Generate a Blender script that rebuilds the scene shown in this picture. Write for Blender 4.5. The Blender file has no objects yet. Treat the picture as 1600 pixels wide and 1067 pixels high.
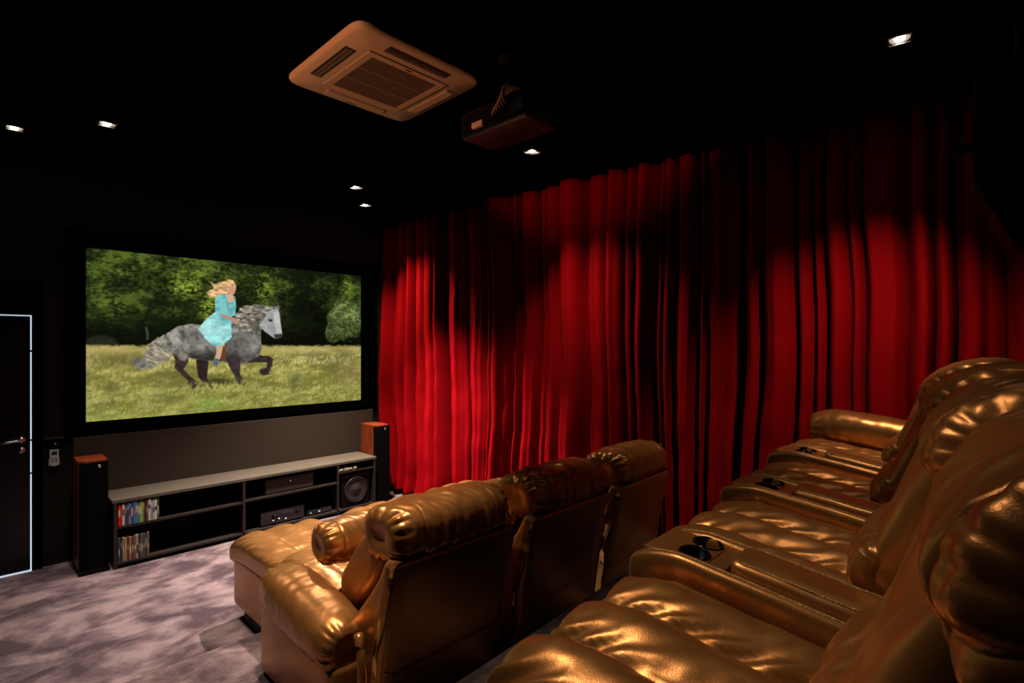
import bpy, bmesh, math, random
import numpy as np
from mathutils import Vector, Matrix, noise
R = math.radians
PI = math.pi
random.seed(7)
scene = bpy.context.scene

# ------------------------------------------------------------------ camera, world, exposure
CAM_Z = 1.77
cam_d = bpy.data.cameras.new('camera')
cam = bpy.data.objects.new('camera', cam_d)
scene.collection.objects.link(cam)
cam.location = (0, 0, CAM_Z)
cam.rotation_euler = (R(90), 0, -R(45.9))
cam_d.sensor_width = 36
cam_d.lens = 36 * 839 / 1600
cam_d.shift_y = 6.5 / 1600
cam_d.clip_start = 0.02
scene.camera = cam

world = bpy.data.worlds.new('world'); scene.world = world
world.use_nodes = True
world.node_tree.nodes['Background'].inputs[0].default_value = (0, 0, 0, 1)
world.node_tree.nodes['Background'].inputs[1].default_value = 0
vs = scene.view_settings
vs.view_transform = 'Standard'; vs.look = 'None'; vs.gamma = 1; vs.use_curve_mapping = False
vs.exposure = 0.0
scene.cycles.max_bounces = 6
scene.cycles.diffuse_bounces = 0
scene.cycles.sample_clamp_indirect = 3.0

WALL_Y = 5.68          # screen wall
CEIL_Z = 3.27
P1 = 0.15              # front tier height
P2 = 0.745              # back tier height
def curtain_x(y): return 3.58 + 0.085 * (WALL_Y - y)

# ------------------------------------------------------------------ materials
def srgb(r, g, b):
    f = lambda c: (c / 255 / 12.92) if c / 255 <= 0.04045 else ((c / 255 + 0.055) / 1.055) ** 2.4
    return (f(r), f(g), f(b), 1)

def mat(name, col, rough=0.5, metal=0.0, spec=0.5, coat=0.0, emit=None, emit_s=0.0, sheen=0.0):
    m = bpy.data.materials.new(name); m.use_nodes = True
    b = m.node_tree.nodes['Principled BSDF']
    b.inputs['Base Color'].default_value = (*col[:3], 1)
    b.inputs['Roughness'].default_value = rough
    b.inputs['Metallic'].default_value = metal
    b.inputs['Specular IOR Level'].default_value = spec
    b.inputs['Coat Weight'].default_value = coat
    b.inputs['Sheen Weight'].default_value = sheen
    if emit:
        b.inputs['Emission Color'].default_value = (*emit[:3], 1)
        b.inputs['Emission Strength'].default_value = emit_s
    return m

def nodes(m): return m.node_tree.nodes, m.node_tree.links, m.node_tree.nodes['Principled BSDF']

def add_bump(m, scale, strength, dist=0.01, detail=4, kind='noise', stretch=(1, 1, 1)):
    n, l, b = nodes(m)
    tc = n.new('ShaderNodeTexCoord'); mp = n.new('ShaderNodeMapping')
    mp.inputs['Scale'].default_value = stretch
    l.new(tc.outputs['Object'], mp.inputs['Vector'])
    if kind == 'noise':
        t = n.new('ShaderNodeTexNoise'); t.inputs['Scale'].default_value = scale; t.inputs['Detail'].default_value = detail
        out = t.outputs['Fac']
    else:
        t = n.new('ShaderNodeTexVoronoi'); t.inputs['Scale'].default_value = scale
        out = t.outputs['Distance']
    l.new(mp.outputs['Vector'], t.inputs['Vector'])
    bp = n.new('ShaderNodeBump'); bp.inputs['Strength'].default_value = strength; bp.inputs['Distance'].default_value = dist
    l.new(out, bp.inputs['Height']); 
    prev = b.inputs['Normal'].links[0].from_socket if b.inputs['Normal'].links else None
    if prev: l.new(prev, bp.inputs['Normal'])
    l.new(bp.outputs['Normal'], b.inputs['Normal'])
    return t

def add_colour_noise(m, c1, c2, scale, detail=6, lo=0.35, hi=0.65, stretch=(1, 1, 1), distortion=0.0):
    n, l, b = nodes(m)
    tc = n.new('ShaderNodeTexCoord'); mp = n.new('ShaderNodeMapping'); mp.inputs['Scale'].default_value = stretch
    l.new(tc.outputs['Object'], mp.inputs['Vector'])
    t = n.new('ShaderNodeTexNoise'); t.inputs['Scale'].default_value = scale; t.inputs['Detail'].default_value = detail
    t.inputs['Distortion'].default_value = distortion
    l.new(mp.outputs['Vector'], t.inputs['Vector'])
    r = n.new('ShaderNodeValToRGB')
    r.color_ramp.elements[0].position = lo; r.color_ramp.elements[0].color = (*c1[:3], 1)
    r.color_ramp.elements[1].position = hi; r.color_ramp.elements[1].color = (*c2[:3], 1)
    l.new(t.outputs['Fac'], r.inputs['Fac']); l.new(r.outputs['Color'], b.inputs['Base Color'])
    return r

M = {}
M['leather'] = mat('gold_leather', (0.50, 0.235, 0.055), rough=0.34, metal=0.66, spec=0.6)
add_colour_noise(M['leather'], (0.47, 0.205, 0.060), (0.60, 0.280, 0.088), 3.0, 4)
add_bump(M['leather'], 330, 0.12, 0.001, 2, 'voronoi')
add_bump(M['leather'], 11, 0.16, 0.010, 3, stretch=(1, 1, 1))
M['stitch'] = mat('gold_thread', (0.75, 0.45, 0.16), rough=0.4, metal=0.2)
add_bump(M['stitch'], 260, 1.0, 0.004, 1)
M['curtain'] = mat('red_velvet', (0.46, 0.0012, 0.006), rough=0.8, spec=0.08, sheen=0.0)
M['curtain'].node_tree.nodes['Principled BSDF'].inputs['Sheen Tint'].default_value = (1, 0.08, 0.10, 1)
add_bump(M['curtain'], 60, 0.15, 0.004, 4, stretch=(1, 1, 0.25))
M['carpet'] = mat('mauve_carpet', (0.2, 0.15, 0.15), rough=0.95, spec=0.1)
M['wall'] = mat('dark_brown_wall', (0.008, 0.0055, 0.004), rough=0.75, spec=0.25)
add_bump(M['wall'], 40, 0.2, 0.003, 6, stretch=(1, 1, 0.2))
M['panel'] = mat('brown_panel', (0.046, 0.034, 0.025), rough=0.55, spec=0.35)
M['black_wall'] = mat('black_wall', (0.004, 0.003, 0.003), rough=0.8, spec=0.2)
M['ceiling'] = mat('black_ceiling', (0.0015, 0.0012, 0.0012), rough=0.95, spec=0.0)
M['black'] = mat('matt_black', (0.0025, 0.0025, 0.0025), rough=0.6, spec=0.15)
M['velvet'] = mat('black_velvet_frame', (0.0012, 0.0012, 0.0014), rough=1.0, spec=0.0)
M['gloss_black'] = mat('gloss_black', (0.004, 0.004, 0.005), rough=0.16, spec=0.5)
M['proj'] = mat('projector_black', (0.004, 0.0035, 0.0035), rough=0.38, spec=0.25)
M['grille'] = mat('speaker_cloth', (0.0035, 0.003, 0.003), rough=0.9, spec=0.05)
M['cone'] = mat('speaker_cone', (0.035, 0.026, 0.024), rough=0.5, spec=0.4)
M['wood'] = mat('red_cherry_veneer', (0.30, 0.050, 0.015), rough=0.4, spec=0.4)
add_colour_noise(M['wood'], (0.22, 0.030, 0.010), (0.38, 0.075, 0.020), 6, 6, stretch=(6, 6, 0.6), distortion=0.5)
M['cab_top'] = mat('grey_brown_laminate', (0.20, 0.165, 0.12), rough=0.5, spec=0.4)
add_colour_noise(M['cab_top'], (0.110, 0.092, 0.072), (0.155, 0.130, 0.100), 10, 8, stretch=(0.4, 6, 6))
M['cab'] = mat('dark_brown_laminate', (0.032, 0.024, 0.020), rough=0.45, spec=0.4)
M['white'] = mat('white_plastic', (0.75, 0.72, 0.70), rough=0.45)
M['ac'] = mat('ac_white_plastic', (0.78, 0.72, 0.66), rough=0.5, spec=0.3)
M['ac_dark'] = mat('ac_dark_slot', (0.010, 0.008, 0.008), rough=0.6)
M['ac_grille'] = mat('ac_grille_plastic', (0.20, 0.165, 0.14), rough=0.6)
M['steel'] = mat('brushed_steel', (0.65, 0.64, 0.62), rough=0.28, metal=1.0)
M['lamp'] = mat('halogen_lens', (1, 1, 1), emit=(1.0, 0.82, 0.62), emit_s=40)
M['lamp_dim'] = mat('halogen_reflector', (0.8, 0.8, 0.8), rough=0.2, metal=1.0, emit=(1.0, 0.80, 0.62), emit_s=0.5)
M['led'] = mat('cool_white_led', (1, 1, 1), emit=(0.66, 0.80, 1.0), emit_s=0.7)
M['cream'] = mat('cream_card', (0.72, 0.60, 0.36), rough=0.6)
M['blue_led'] = mat('blue_indicator', (0.1, 0.2, 1), emit=(0.35, 0.55, 1.0), emit_s=1.5)
M['white_led'] = mat('white_indicator', (1, 1, 1), emit=(0.8, 0.95, 1.0), emit_s=0.9)
M['lcd'] = mat('grey_lcd', (0.03, 0.035, 0.03), rough=0.2)
M['cable'] = mat('yellow_cable', (0.85, 0.60, 0.22), rough=0.4)
M['cable_w'] = mat('white_cable', (0.85, 0.78, 0.70), rough=0.4)
M['tread'] = mat('door_black', (0.003, 0.003, 0.004), rough=0.25, spec=0.4)

# carpet blotches
def setup_carpet(m):
    n, l, b = nodes(m)
    tc = n.new('ShaderNodeTexCoord'); mp = n.new('ShaderNodeMapping')
    mp.inputs['Scale'].default_value = (1.0, 1.35, 1); mp.inputs['Rotation'].default_value = (0, 0, R(-25))
    l.new(tc.outputs['Object'], mp.inputs['Vector'])
    t = n.new('ShaderNodeTexNoise'); t.inputs['Scale'].default_value = 3.2; t.inputs['Detail'].default_value = 8
    t.inputs['Roughness'].default_value = 0.60; t.inputs['Distortion'].default_value = 0.35
    l.new(mp.outputs['Vector'], t.inputs['Vector'])
    r = n.new('ShaderNodeValToRGB'); e = r.color_ramp.elements
    e[0].position = 0.40; e[0].color = (0.100, 0.070, 0.082, 1)
    e[1].position = 0.60; e[1].color = (0.36, 0.270, 0.285, 1)
    x = r.color_ramp.elements.new(0.5); x.color = (0.21, 0.152, 0.172, 1)
    l.new(t.outputs['Fac'], r.inputs['Fac'])
    t2 = n.new('ShaderNodeTexNoise'); t2.inputs['Scale'].default_value = 220; t2.inputs['Detail'].default_value = 3
    l.new(tc.outputs['Object'], t2.inputs['Vector'])
    mr = n.new('ShaderNodeMapRange'); mr.inputs['From Min'].default_value = 0.3; mr.inputs['From Max'].default_value = 0.7
    mr.inputs['To Min'].default_value = 0.7; mr.inputs['To Max'].default_value = 1.25
    l.new(t2.outputs['Fac'], mr.inputs['Value'])
    mx = n.new('ShaderNodeVectorMath'); mx.operation = 'SCALE'
    l.new(r.outputs['Color'], mx.inputs[0]); l.new(mr.outputs['Result'], mx.inputs['Scale'])
    l.new(mx.outputs['Vector'], b.inputs['Base Color'])
    bp = n.new('ShaderNodeBump'); bp.inputs['Strength'].default_value = 0.7; bp.inputs['Distance'].default_value = 0.01
    l.new(t2.outputs['Fac'], bp.inputs['Height'])
    bp2 = n.new('ShaderNodeBump'); bp2.inputs['Strength'].default_value = 0.25; bp2.inputs['Distance'].default_value = 0.02
    l.new(t.outputs['Fac'], bp2.inputs['Height']); l.new(bp2.outputs['Normal'], bp.inputs['Normal'])
    l.new(bp.outputs['Normal'], b.inputs['Normal'])
setup_carpet(M['carpet'])

# ------------------------------------------------------------------ mesh helpers
COL = scene.collection
def link(o, parent=None):
    COL.objects.link(o)
    if parent: o.parent = parent
    return o

def tag(o, label=None, cat=None, group=None, kind=None):
    if label: o['label'] = label
    if cat: o['category'] = cat
    if group: o['group'] = group
    if kind: o['kind'] = kind
    return o

def thing(name, label, cat, loc=(0, 0, 0), rz=0.0, group=None):
    o = bpy.data.objects.new(name, None); COL.objects.link(o)
    o.location = loc; o.rotation_euler = (0, 0, rz); o.empty_display_size = 0.05
    return tag(o, label, cat, group)

def mesh_obj(name, verts, faces, material, parent=None, smooth=True):
    me = bpy.data.meshes.new(name)
    me.from_pydata([tuple(v) for v in verts], [], faces)
    me.materials.append(material)
    if smooth: me.polygons.foreach_set('use_smooth', [True] * len(me.polygons))
    me.update()
    return link(bpy.data.objects.new(name, me), parent)

def bm_obj(name, bm, material, parent=None, smooth=False):
    me = bpy.data.meshes.new(name); bm.normal_update(); bm.to_mesh(me); bm.free()
    me.materials.append(material)
    if smooth: me.polygons.foreach_set('use_smooth', [True] * len(me.polygons))
    return link(bpy.data.objects.new(name, me), parent)

def box(bm, x0, x1, y0, y1, z0, z1, bevel=0.0, seg=2):
    r = bmesh.ops.create_cube(bm, size=1.0)
    vs_ = r['verts']
    for v in vs_:
        v.co = Vector((x0 + (v.co.x + .5) * (x1 - x0), y0 + (v.co.y + .5) * (y1 - y0), z0 + (v.co.z + .5) * (z1 - z0)))
    if bevel:
        es = list({e for v in vs_ for e in v.link_edges})
        bmesh.ops.bevel(bm, geom=es, offset=bevel, segments=seg, affect='EDGES', profile=0.5)

def boxes_obj(name, lst, material, parent=None, bevel=0.0):
    bm = bmesh.new()
    for b in lst: box(bm, *b, bevel=bevel)
    return bm_obj(name, bm, material, parent)

def cyl(bm, c, r, h, axis='z', seg=32, r2=None):
    ret = bmesh.ops.create_cone(bm, cap_ends=True, segments=seg, radius1=r, radius2=r if r2 is None else r2, depth=h)
    m = Matrix.Identity(4)
    if axis == 'y': m = Matrix.Rotation(R(90), 4, 'X')
    if axis == 'x': m = Matrix.Rotation(R(90), 4, 'Y')
    m = Matrix.Translation(c) @ m
    bmesh.ops.transform(bm, matrix=m, verts=ret['verts'])

def lathe(bm, prof, c, axis='z', seg=40):
    """prof: list of (radius, height)"""
    rings = []
    for r, h in prof:
        ring = []
        for k in range(seg):
            a = 2 * PI * k / seg
            if axis == 'z': p = (c[0] + r * math.cos(a), c[1] + r * math.sin(a), c[2] + h)
            elif axis == 'y': p = (c[0] + r * math.cos(a), c[1] + h, c[2] + r * math.sin(a))
            ring.append(bm.verts.new(p))
        rings.append(ring)
    for i in range(len(rings) - 1):
        for k in range(seg):
            bm.faces.new((rings[i][k], rings[i][(k + 1) % seg], rings[i + 1][(k + 1) % seg], rings[i + 1][k]))

def tube(bm, pts, r, seg=8):
    pts = [Vector(p) for p in pts]
    rings = []
    for i, p in enumerate(pts):
        d = (pts[min(i + 1, len(pts) - 1)] - pts[max(i - 1, 0)]).normalized()
        ref = Vector((0, 0, 1)) if abs(d.z) < 0.9 else Vector((1, 0, 0))
        a = d.cross(ref).normalized(); b = d.cross(a)
        rings.append([bm.verts.new(p + (a * math.cos(2 * PI * k / seg) + b * math.sin(2 * PI * k / seg)) * r) for k in range(seg)])
    for i in range(len(rings) - 1):
        for k in range(seg):
            bm.faces.new((rings[i][k], rings[i][(k + 1) % seg], rings[i + 1][(k + 1) % seg], rings[i + 1][k]))
    bm.faces.new(rings[0][::-1]); bm.faces.new(rings[-1])

def bez(p0, p1, p2, p3, n=16):
    out = []
    for i in range(n + 1):
        t = i / n
        out.append(tuple((1 - t) ** 3 * Vector(p0) + 3 * (1 - t) ** 2 * t * Vector(p1) + 3 * (1 - t) * t * t * Vector(p2) + t ** 3 * Vector(p3)))
    return out

def sweep(name, material, parent, fn, ns=120, na=64):
    """closed surface: fn(t in [-1,1], angle) -> point ; poles closed"""
    verts = []; faces = []
    for i in range(ns):
        t = -math.cos(PI * (i + 0.5) / ns)
        for j in range(na):
            verts.append(fn(t, 2 * PI * j / na))
    for i in range(ns - 1):
        for j in range(na):
            a = i * na + j; b = i * na + (j + 1) % na
            faces.append((a, b, b + na, a + na))
    for i0, rev in ((0, True), ((ns - 1) * na, False)):
        c = Vector((0, 0, 0))
        for j in range(na): c += Vector(verts[i0 + j])
        verts.append(c / na); k = len(verts) - 1
        for j in range(na):
            a, b = i0 + j, i0 + (j + 1) % na
            faces.append((b, a, k) if rev else (a, b, k))
    o = mesh_obj(name, verts, faces, material, parent)
    bm = bmesh.new(); bm.from_mesh(o.data); bmesh.ops.recalc_face_normals(bm, faces=bm.faces); bm.to_mesh(o.data); bm.free()
    return o

def sgnpow(v, p): return math.copysign(abs(v) ** p, v)
def superell(a, e):
    """superellipse, evenly sampled along its outline"""
    t = (a % (2 * PI)) / (PI / 4)
    if t < 1: X, Y = 1, t
    elif t < 3: X, Y = 2 - t, 1
    elif t < 5: X, Y = -1, 4 - t
    elif t < 7: X, Y = t - 6, -1
    else: X, Y = 1, t - 8
    f = (abs(X) ** e + abs(Y) ** e) ** (-1 / e)
    return X * f, Y * f
def endp(t, p): return max(0.0, 1 - abs(t) ** p) ** (1 / p)
def nz(x, y, z, s=1.0, seed=0.0): return noise.noise(Vector((x * s + seed, y * s + seed * 1.7, z * s - seed)))
def gauss(x, w): return math.exp(-(x / w) ** 2)

# ------------------------------------------------------------------ room shell
def struct(o): o['kind'] = 'structure'; return o
XL, YB = -1.9, -1.5
o = boxes_obj('floor', [(XL, 4.3, YB, WALL_Y, -0.1, 0)], M['carpet']); struct(o)
o = boxes_obj('ceiling', [(XL, 4.3, YB, WALL_Y, CEIL_Z, CEIL_Z + 0.1)], M['ceiling']); struct(o)
o = boxes_obj('wall_front', [(XL, 4.3, WALL_Y, WALL_Y + 0.1, -0.1, CEIL_Z + 0.1)], M['wall']); struct(o)
o = boxes_obj('wall_back', [(XL, 4.3, YB - 0.1, YB, -0.1, CEIL_Z + 0.1)], M['black_wall']); struct(o)
o = boxes_obj('wall_left', [(XL - 0.1, XL, YB - 0.1, WALL_Y + 0.1, -0.1, CEIL_Z + 0.1)], M['black_wall']); struct(o)
o = boxes_obj('wall_right', [(4.3, 4.4, YB - 0.1, WALL_Y + 0.1, -0.1, CEIL_Z + 0.1)], M['black_wall']); struct(o)
# seating tiers
EDGE1 = 3.14
bm = bmesh.new(); box(bm, XL, 4.3, YB, EDGE1, 0, P1, 0.008)
struct(bm_obj('trim_1', bm, M['carpet']))
bm = bmesh.new(); box(bm, XL, 4.3, YB, 1.26, P1, P2, 0.008)
for v in bm.verts:
    if v.co.y > 0.5: v.co.y += (v.co.x - 1.0) * 0.06
struct(bm_obj('trim_2', bm, M['carpet']))
# lower wainscot panel below the screen, its lit top edge
bm = bmesh.new(); box(bm, 0.655, 3.42, WALL_Y - 0.07, WALL_Y, 0, 1.018, 0.003)
struct(bm_obj('wall_panel', bm, M['panel'])).name = 'trim_3'
# black surround panel behind the screen
bm = bmesh.new(); box(bm, 0.60, 3.50, WALL_Y - 0.03, WALL_Y, 1.018, 2.72, 0.002)
struct(bm_obj('trim_4', bm, M['velvet']))

# door at the left of the screen wall
def build_door():
    x1 = 0.395; x0 = -0.50; top = 2.00
    d = bpy.data.objects.new('door_1', None); COL.objects.link(d); d.location = (0, 0, 0); struct(d)
    boxes_obj('door_frame', [(x1 + 0.012, x1 + 0.075, WALL_Y - 0.035, WALL_Y, 0, top + 0.28), (x0 - 0.07, x0 - 0.012, WALL_Y - 0.035, WALL_Y, 0, top + 0.28),
                             (x0 - 0.012, x1 + 0.012, WALL_Y - 0.035, WALL_Y, top + 0.02, top + 0.28)], M['velvet'], d)
    boxes_obj('door_leaf', [(x0, x1, WALL_Y - 0.03, WALL_Y, 0.012, top)], M['tread'], d, 0.002)
    w = 0.009
    segs = [(x1, x1 + w, WALL_Y - 0.032, WALL_Y - 0.02, a, b) for a, b in ((0.0, 0.76), (0.775, 1.02), (1.035, 1.72), (1.735, top + w))]
    boxes_obj('door_light_strip', segs + [(x0, x1, WALL_Y - 0.034, WALL_Y - 0.02, top, top + w), (x0, x1 + w, WALL_Y - 0.036, WALL_Y - 0.02, 0.0, 0.011)], M['led'], d)
    h = bpy.data.objects.new('door_handle', None); COL.objects.link(h); h.parent = d
    bm = bmesh.new()
    cyl(bm, (0.345, WALL_Y - 0.036, 1.035), 0.024, 0.012, 'y', 24)
    cyl(bm, (0.345, WALL_Y - 0.055, 1.035), 0.009, 0.04, 'y', 16)
    tube(bm, [(0.350, WALL_Y - 0.075, 1.035), (0.31, WALL_Y - 0.078, 1.034), (0.26, WALL_Y - 0.078, 1.030), (0.20, WALL_Y - 0.075, 1.024)], 0.009, 12)
    bm_obj('lever', bm, M['steel'], h, True)
    bm = bmesh.new()
    lathe(bm, [(0.0, 0), (0.010, 0), (0.012, 0.003), (0.024, 0.003), (0.024, 0.010)], (0.345, WALL_Y - 0.042, 0.955), 'y', 24)
    bm_obj('keyhole_rose', bm, M['steel'], h, True)
build_door()

# ------------------------------------------------------------------ curtain
def build_curtain():
    y0, y1 = -1.45, WALL_Y - 0.03
    rnd = random.Random(11)
    folds = []; y = y0
    while y < y1:
        w = rnd.choice([0.07, 0.10, 0.13, 0.17, 0.22, 0.28])
        folds.append((y, w, rnd.uniform(0.11, 0.25) * min(1, w / 0.12), rnd.uniform(-0.6, 0.6)))
        y += w
    def depth(y):
        # piecewise folds, rounded crests and tight valleys
        for fy, w, a, sk in folds:
            if fy <= y < fy + w:
                s = (y - fy) / w
                s = min(1, max(0, s + sk * s * (1 - s)))
                return a * math.sin(PI * s) ** 0.75
        return 0.0
    NY, NZ = 1900, 44
    top = CEIL_Z - 0.02; bot = 0.012
    verts = []; faces = []
    for k in range(NZ + 1):
        f = k / NZ                       # 0 bottom .. 1 top
        z = bot + (top - bot) * f
        for i in range(NY + 1):
            y = y0 + (y1 - y0) * i / NY
            sag = (1 - f) ** 1.6
            yy = y + 0.16 * sag * nz(y, 0, 0, 0.9, 3.1) + 0.035 * nz(y, 0, z, 1.3, 8.0)
            d = depth(min(y1 - 1e-4, max(y0, yy)))
            d2 = 0.016 * math.sin(yy * 47 + 2 * math.sin(yy * 7)) + 0.004 * math.sin(yy * 110 + z)
            d = d * (0.85 + 0.15 * (1 - f)) + d2 * 0.8 + 0.05 * nz(y, 0, z * 0.5, 1.5, 5.0)
            d += 0.02 * nz(y, 0, z, 6, 2.0) * (1 - f)
            # hem
            if f < 0.04: d += 0.02 * (0.04 - f) / 0.04
            verts.append((curtain_x(y) + 0.14 - d + 0.05 * nz(y, 0, 0, 1.1, 21.0), y, z))
    n = NY + 1
    for k in range(NZ):
        for i in range(NY):
            a = k * n + i
            faces.append((a, a + n, a + n + 1, a + 1))
    o = mesh_obj('curtain', verts, faces, M['curtain'])
    s = o.modifiers.new('solid', 'SOLIDIFY'); s.thickness = 0.004; s.offset = 1
    tag(o, 'floor-length red velvet curtain in deep folds covering the right wall', 'curtain')
build_curtain()

# ------------------------------------------------------------------ projection screen with its picture
def build_screen():
    x0, x1 = 0.735, 3.268
    z0, z1 = CAM_Z - 0.632, CAM_Z + 0.812
    yS = WALL_Y - 0.055
    s = thing('projection_screen', 'wide black-framed screen showing a woman in a pale blue dress riding a grey horse', 'projection screen', ((x0 + x1) / 2, yS, z0))
    ox = (x0 + x1) / 2
    f = 0.085
    fr = boxes_obj('screen_frame', [(x0 - f - ox, x0 - ox, -0.02, 0.025, -f, z1 - z0 + f), (x1 - ox, x1 + f - ox, -0.02, 0.025, -f, z1 - z0 + f),
                                    (x0 - ox, x1 - ox, -0.02, 0.025, -f, 0), (x0 - ox, x1 - ox, -0.02, 0.025, z1 - z0, z1 - z0 + f)], M['velvet'], s)
    NX, NY = 680, 384
    W, H = x1 - x0, z1 - z0
    gx, gz = np.meshgrid(np.linspace(0, 1, NX + 1), np.linspace(0, 1, NY + 1))
    # picture coordinates: X 0..1372 to the right, Y 0..868 downwards (a 1.78:1 picture plane is stretched below)
    Xp = gx * 1000.0; Yp = (1 - gz) * 570.0
    rs = np.random.RandomState(3)
    def vnoise(x, y, seed):
        r = np.random.RandomState(seed); g = r.rand(256, 256)
        xi = np.floor(x).astype(int); yi = np.floor(y).astype(int)
        fx = x - xi; fy = y - yi; fx = fx * fx * (3 - 2 * fx); fy = fy * fy * (3 - 2 * fy)
        q = lambda a, b: g[a % 256, b % 256]
        return (q(xi, yi) * (1 - fx) + q(xi + 1, yi) * fx) * (1 - fy) + (q(xi, yi + 1) * (1 - fx) + q(xi + 1, yi + 1) * fx) * fy
    def fbm(x, y, seed, octv=4):
        t = 0; a = 0.5; 
        for k in range(octv):
            t = t + a * vnoise(x * 2 ** k, y * 2 ** k, seed + k); a *= 0.55
        return t / (0.5 * (1 - 0.55 ** octv) / 0.45)
    def C(r, g, b): return np.array([r, g, b], float)
    def mixc(base, col, m): return base * (1 - m[..., None]) + col * m[..., None]
    def sm(x, a, b): 
        t = np.clip((x - a) / (b - a), 0, 1); return t * t * (3 - 2 * t)
    # forest
    n1 = fbm(Xp / 22, Yp / 17, 1, 6); n2 = fbm(Xp / 120, Yp / 75, 20, 3); n3 = fbm(Xp / 8, Yp / 5, 40, 4)
    img = np.zeros(Xp.shape + (3,)) + C(20, 26, 12)
    lum = np.clip((n1 - 0.44) * 1.5 + (n2 - 0.5) * 1.9 + (n3 - 0.5) * 1.1 + 0.24, 0, 1)
    top = 1 - sm(Yp, 40, 330)
    img = mixc(img, C(66, 82, 30), lum * (0.25 + 0.60 * top))
    img = mixc(img, C(100, 118, 42), np.clip(lum - 0.55, 0, 1) * 1.3 * top)
    for cx, cy, rx, ry, k in ((285, 112, 55, 38, 1.0), (365, 175, 34, 60, .85), (300, 60, 70, 40, .5), (565, 100, 40, 66, .75), (60, 180, 70, 40, .3), (600, 190, 60, 40, .4), (130, 70, 90, 40, .3), (420, 60, 60, 30, .35), (930, 55, 24, 50, .8), (480, 40, 40, 30, .3), (240, 200, 60, 20, .35)):
        g = np.exp(-(((Xp - cx) / rx) ** 2 + ((Yp - cy) / ry) ** 2))
        img = mixc(img, C(150, 172, 56), np.clip(g * (n3 * 1.7 + n1 - 0.95) * k * 1.5, 0, 1))
    img *= (1 - 0.50 * np.exp(-(((Xp - 790) / 150) ** 2 + ((Yp - 190) / 150) ** 2)))[..., None]
    img *= (1 - 0.55 * sm(Yp, 215, 310))[..., None]
    m = sm(5 - np.abs(Xp - 168 - 3 * np.sin(Yp / 14)), 0, 2.5) * sm(Yp, 250, 258) * (1 - sm(Yp, 296, 304))
    img = mixc(img, C(112, 118, 92), m * 0.7 * (0.4 + 0.6 * n3))
    g = sm(1 - ((Xp - 40) / 55) ** 2 - ((Yp - 318) / 38) ** 2, 0, 0.5)
    img = mixc(img, C(46, 48, 38), g * (0.4 + 0.5 * n1))
    # pale bush at right
    rr = ((Xp - 925) / 84) ** 2 + ((Yp - 205) / 95) ** 2 + (n1 - 0.5) * 1.3
    rr2 = ((Xp - 868) / 44) ** 2 + ((Yp - 262) / 50) ** 2 + (n1 - 0.5) * 1.0
    g = np.maximum(sm(1 - rr, -0.08, 0.18), sm(1 - rr2, -0.08, 0.2))
    bush = mixc(np.zeros_like(img) + C(58, 70, 34), C(136, 150, 88), np.clip((n3 - 0.36) * 2.0 + (n1 - 0.5) * 1.8, 0, 1))
    bush *= (1.08 - 0.40 * sm(Yp, 150, 320))[..., None]
    img = mixc(img, bush, g)
    # meadow
    h = 318 + (n1 - 0.5) * 14 + (n3 - 0.5) * 10
    g = sm(Yp - h, -4, 6)
    s1 = fbm(Xp / 34 + Yp / 34, Yp / 14, 60, 6); s2 = fbm(Xp / 90, Yp / 40, 80, 3); s3 = fbm(Xp / 5 + Yp / 22, Yp / 9, 90, 4)
    grass = mixc(np.zeros_like(img) + C(122, 118, 54), C(208, 196, 116), np.clip((s1 - 0.36) * 1.3 + (s2 - 0.5) * 0.9 + (s3 - .5) * 1.3 + 0.16, 0, 1))
    grass = mixc(grass, C(196, 176, 112), np.exp(-((Yp - 336) / 17) ** 2) * 0.7)
    grass = mixc(grass, C(128, 142, 58), np.clip(sm(Yp, 400, 560) * (s2 - 0.2) * 0.9, 0, 1))
    grass = mixc(grass, C(80, 80, 44), np.clip((fbm(Xp / 70, Yp / 30, 101, 5) - 0.50) * 2.6 + (s3 - .5) * .5, 0, 1) * 0.7 * (1 - 0.5 * sm(Yp, 470, 560)))
    grass = mixc(grass, C(84, 78, 44), np.exp(-(((Xp - 90) / 80) ** 2 + ((Yp - 372) / 26) ** 2)) * 0.6 * s1 * 1.6)
    grass = mixc(grass, C(74, 82, 40), np.exp(-(((Xp - 690) / 30) ** 2 + ((Yp - 460) / 34) ** 2)) * 0.6)
    grass = mixc(grass, C(150, 120, 90), np.exp(-(((Xp - 960) / 60) ** 2 + ((Yp - 440) / 50) ** 2)) * 0.4 * s3 * 1.6)
    grass = mixc(grass, C(120, 158, 62), np.exp(-(((Xp - 370) / 50) ** 2 + ((Yp - 540) / 26) ** 2)) * 0.6)
    grass = mixc(grass, C(206, 196, 190), np.clip((s3 - 0.5) * 6, 0, 1) * np.exp(-(((Xp - 830) / 170) ** 2 + ((Yp - 378) / 20) ** 2)) * 0.55)
    grass = mixc(grass, C(214, 208, 150), np.clip((fbm(Xp / 7, Yp / 7, 130, 3) - 0.60) * 5, 0, 1) * sm(Yp, 460, 500) * 0.45)
    img = mixc(img, grass, g)
    # --- photo pixel -> picture plane
    fpx = 839.0
    c45, s45 = 0.696, 0.718
    def P(X, Y):
        px = 100 + X / 3.2; py = 370 + Y / 3.2
        a = (px - 800) / fpx
        Z = WALL_Y / (c45 - s45 * a)
        wx = (c45 * a + s45) * Z
        wz = CAM_Z + (540 - py) * Z / fpx
        return ((wx - x0) / W * 1000.0, (z1 - wz) / H * 570.0)
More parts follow.
